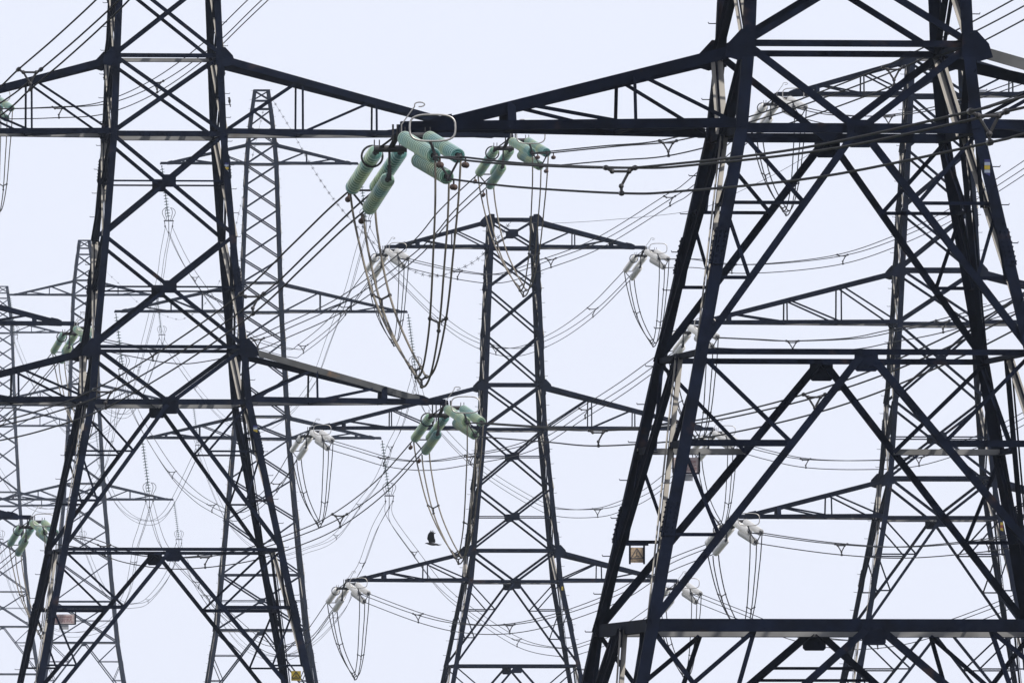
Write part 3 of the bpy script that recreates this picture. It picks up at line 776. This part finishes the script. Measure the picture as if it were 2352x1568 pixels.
def triangle_sign(label, p, w_, h_, mat, hang=True):
    root = thing('warning_sign', label, 'sign', tuple(p), 0)
    m = MB(); board(m, (0, 0, 0), w_, h_); m.build('sign_board', mat, root)
    s = w_ * .46; zb = -h_ * .22; zt = h_ * .44
    m = MB(); cor = [Vector((-s, -.012, zb)), Vector((s, -.012, zb)), Vector((0, -.012, zt))]
    for i in range(3):
        a, b = cor[i], cor[(i + 1) % 3]; d = (b - a).normalized(); n = Vector((0, 1, 0)).cross(d) * .014 * w_ / .3
        m.add([a - n, b - n, b + n, a + n], [(0, 1, 2, 3)])
    # falling figure struck by a bolt
    q = w_ / .3; b = lambda L: m.add([Vector((x * q, -.0125, z * q)) for x, z in L], [tuple(range(len(L)))])
    b([(-.008, .09), (.02, .09), (.002, .035), (.016, .035), (-.012, -.005), (-.004, .025), (-.018, .025)])
    b([(-.06, -.045), (-.02, -.01), (.03, -.008), (.055, -.04), (.04, -.045), (.02, -.028), (-.01, -.03), (-.05, -.052)])
    b([(-.012, .01), (.012, .01), (.012, -.012), (-.012, -.012)])
    ink = M_FADE if mat is M_TAN else M_BLK; m.build('pictogram', ink, root)
    text('Danger of death', Vector((0, -.012, -h_ * .36)), w_ * .8, h_ * .09, ink, root)
    if hang:
        m = MB()
        for sx in (-1, 1): m.box((sx * w_ * .54, 0, h_ * .12), (.02, 0, 0), (0, .02, 0), (0, 0, h_ * .72))
        m.box((-.02, .03, h_ * .72), (w_ * .95, 0, 0), (0, .025, 0), (0, 0, .03))
        m.build('hanger', M_STEEL, root)
    return root
triangle_sign("faded tan sign with a triangle, hung between the nearest pylon's left legs", P(1463, 1274, 340 + 3.4), .265, .305, M_TAN)
triangle_sign('yellow danger sign with a black triangle low on the right legs of the second pylon', P(680, 1551, 544 - 1), .305, .31, M_YEL, False)
def name_board(label, p, w_, h_, small):
    root = thing('notice_board', label, 'sign', tuple(p), 0)
    m = MB(); board(m, (0, 0, 0), w_, h_); m.build('sign_board', M_PINK, root)
    m = MB()
    for sx in (-1, 1): m.box((sx * (w_ / 2 - .01), -.02, .06), (.018, 0, 0), (0, .012, 0), (0, 0, h_ / 2 + .05))
    m.box((0, -.02, -h_ / 2 - .01), (w_ / 2, 0, 0), (0, .012, 0), (0, 0, .016)); m.build('sign_frame', M_STEEL, root)
    text('DANGER', Vector((0, -.012, h_ * .22)), w_ * .72, h_ * .17, M_RED, root)
    m = MB(); random.seed(int(w_ * 100) + 5)
    for r_ in range(4):
        x = -w_ * .36
        while x < w_ * .34:
            l = random.uniform(.02, .06); m.box((x + l / 2, -.011, h_ * (.02 - .1 * r_)), (l / 2, 0, 0), (0, .001, 0), (0, 0, .007)); x += l + random.uniform(.015, .04)
    m.build('faded_lines', M_RED, root)
    m = MB(); board(m, (small[0], 0, -h_ / 2 - small[2] / 2 - .03), small[1], small[2]); m.build('lower_plate', M_GREY, root)
name_board("faded pinkish board in a dark frame behind the nearest pylon's left leg", P(1576, 1068, 340 + 3), .55, .31, (-.03, .33, .13))
name_board('small weathered grey notice board hung on the left side of the second pylon', P(144, 1421, 544 + 3.4), .85, .31, (.04, .3, .15))
def id_plate(label, p, w_, hgt, cols):
    root = thing('marker_plate', label, 'sign', tuple(p), 0); z = hgt / 2
    for c, fr, nm in cols:
        m = MB(); hh = hgt * fr; board(m, (0, 0, z - hh / 2), w_, hh - .004, .004); z -= hh; m.build(nm, c, root)
BW = ((M_BLUE, .17, 'blue_band'), (M_WHITE, .2, 'white_band'), (M_YEL, .25, 'yellow_band'), (M_WHITE, .2, 'white_band'), (M_BLUE, .18, 'blue_band'))
def on_leg(T, y, sx=1, back=.025):
    z = T.z(y); h = T.h(z); v = Vector((sx * (h - T.leg_w * .5), -h - back, z))
    return Matrix.Translation(T.root.location) @ Matrix.Rotation(T.yaw, 4, 'Z') @ v
id_plate("small blue, white and yellow marker plate on the nearest pylon's right leg", on_leg(T1, 396), .11, .33, BW)
id_plate('small marker plate on the second pylon just under its upper arm', on_leg(T2, 392), .13, .36, BW)
id_plate('small marker plate on the second pylon just under its lower arm', on_leg(T2, 994), .13, .36, BW)
id_plate('tiny red and yellow marker plate on the pylon behind the nearest one', on_leg(T4, 1212), .12, .4, ((M_YEL, .3, 'yellow_band'), (M_DRED, .3, 'red_band'), (M_YEL, .4, 'yellow_band')))
id_plate('tiny yellow marker plate on the right leg of the central pylon', on_leg(T3, 1352), .1, .2, ((M_YEL, 1, 'yellow_band'),))

# ------------------------------------------------------------------ birds
def bird_flying(p):
    root = thing('crow', 'black crow in flight, wings raised, in the open sky left of the central pylon', 'bird', tuple(p), 0)
    s = .0118                                      # metres per traced unit
    ox, oy = 900, 1240
    q = lambda x, y, d=0: Vector(((x - ox) * s * .05, d, (oy - y) * s * .05))
    m = MB()
    spine = [(470, 1216, 3), (500, 1208, 12), (540, 1196, 24), (600, 1196, 38), (680, 1215, 55), (780, 1232, 66), (900, 1245, 72), (1000, 1248, 62), (1080, 1248, 46), (1180, 1247, 36), (1280, 1249, 26), (1355, 1250, 10)]
    rings = []; n = 12
    for x, y, r in spine:
        c = q(x, y); rr = r * s * .05; fl = .35 if x > 1150 else 1
        rings.append([c + Vector((0, math.cos(2 * math.pi * k / n) * rr * (1.6 if x > 1150 else .95), math.sin(2 * math.pi * k / n) * rr * fl)) for k in range(n)])
    vs = [v for r_ in rings for v in r_]; fs = []
    for i in range(len(rings) - 1):
        for k in range(n): fs.append((i * n + k, i * n + (k + 1) % n, (i + 1) * n + (k + 1) % n, (i + 1) * n + k))
    fs += [tuple(reversed(range(n))), tuple(range((len(rings) - 1) * n, len(rings) * n))]
    m.add(vs, fs)
    lead = [(690, 1160), (660, 1070), (600, 980), (610, 900), (630, 800), (650, 730), (690, 670), (740, 625)]
    trail = [(1000, 1160), (1018, 1080), (1000, 990), (965, 900), (950, 800), (955, 740), (940, 700), (900, 660)]
    feathers = [((738, 632), (800, 505), (790, 628)), ((800, 625), (915, 505), (838, 640)), ((848, 640), (985, 565), (890, 668)), ((895, 665), (1050, 655), (945, 715))]
    for sg in (-1, 1):
        dpt = lambda y: sg * (.03 + max(0, (1180 - y)) * .00023)
        dx = 0 if sg < 0 else 8
        for i in range(len(lead) - 1):
            ml = lambda a, b: ((a[0] + b[0]) / 2, (a[1] + b[1]) / 2 - 6)
            A, B, C, D = lead[i], trail[i], trail[i + 1], lead[i + 1]
            pa = [q(x + dx, y + (0 if sg < 0 else 6), dpt(y)) for x, y in (A, B, C, D)]
            th = Vector((0, .008, 0)); m.prism([v - th for v in pa], [v + th for v in pa])
        for tri in feathers:
            pa = [q(x + dx, y + (0 if sg < 0 else 6), dpt(y)) for x, y in tri]; th = Vector((0, .004, 0))
            m.prism([v - th for v in pa], [v + th for v in pa])
    m.prism([q(1150, 1262, -.02), q(1330, 1306, -.03), q(1200, 1318, -.02), q(1080, 1310, -.01), q(1000, 1290, 0)],
            [q(1150, 1262, .02), q(1330, 1306, .03), q(1200, 1318, .02), q(1080, 1310, .01), q(1000, 1290, .01)])
    m.build('body', M_BIRD, root)
bird_flying(P(994.5, 1249, 515))
# ^ crow length about half a metre
pb = on_leg(T2, 243, 1, -.05) + Vector((.24, 0, .08))
root = thing('perched_bird', 'small dark bird perched on the right side of the second pylon', 'bird', tuple(pb), 0)
m = MB(); m.ball((0, 0, 0), .05, sc=(.85, 1, 1.7), n=10, m=8); m.ball((-.012, -.01, .09), .034, n=8, m=6); m.prism([Vector(v) for v in ((-.04, -.012, .10), (-.075, 0, .09), (-.04, .008, .085))], [Vector(v) for v in ((-.036, .008, .10), (-.074, .002, .09), (-.036, .012, .085))])
m.box((.02, 0, -.12), (.014, 0, .004), (0, .02, 0), (-.01, 0, .07)); m.tube([(-.01, 0, -.05), (-.01, 0, -.12)], .006, 5); m.build('body', M_BIRD, root, smooth=True)
m = MB(); m.tube([(-.16, 0, -.125), (.05, 0, -.125)], .011, 5); m.build('perch_bolt', M_STEEL, root)

# ------------------------------------------------------------------ haze
HAZE = 4.6e-5
m = MB(); m.box((0, 1650, 79.5), (500, 0, 0), (0, 1700, 0), (0, 0, 80.5))
hz = m.build('haze', []); hz['kind'] = 'stuff'
hm = bpy.data.materials.new('haze'); hm.use_nodes = True; t = hm.node_tree; t.nodes.clear()
o_ = t.nodes.new('ShaderNodeOutputMaterial'); v_ = t.nodes.new('ShaderNodeVolumePrincipled')
v_.inputs['Color'].default_value = (.72, .82, 1, 1); v_.inputs['Density'].default_value = HAZE; v_.inputs['Anisotropy'].default_value = .2
t.links.new(v_.outputs[0], o_.inputs['Volume']); hz.data.materials.append(hm)
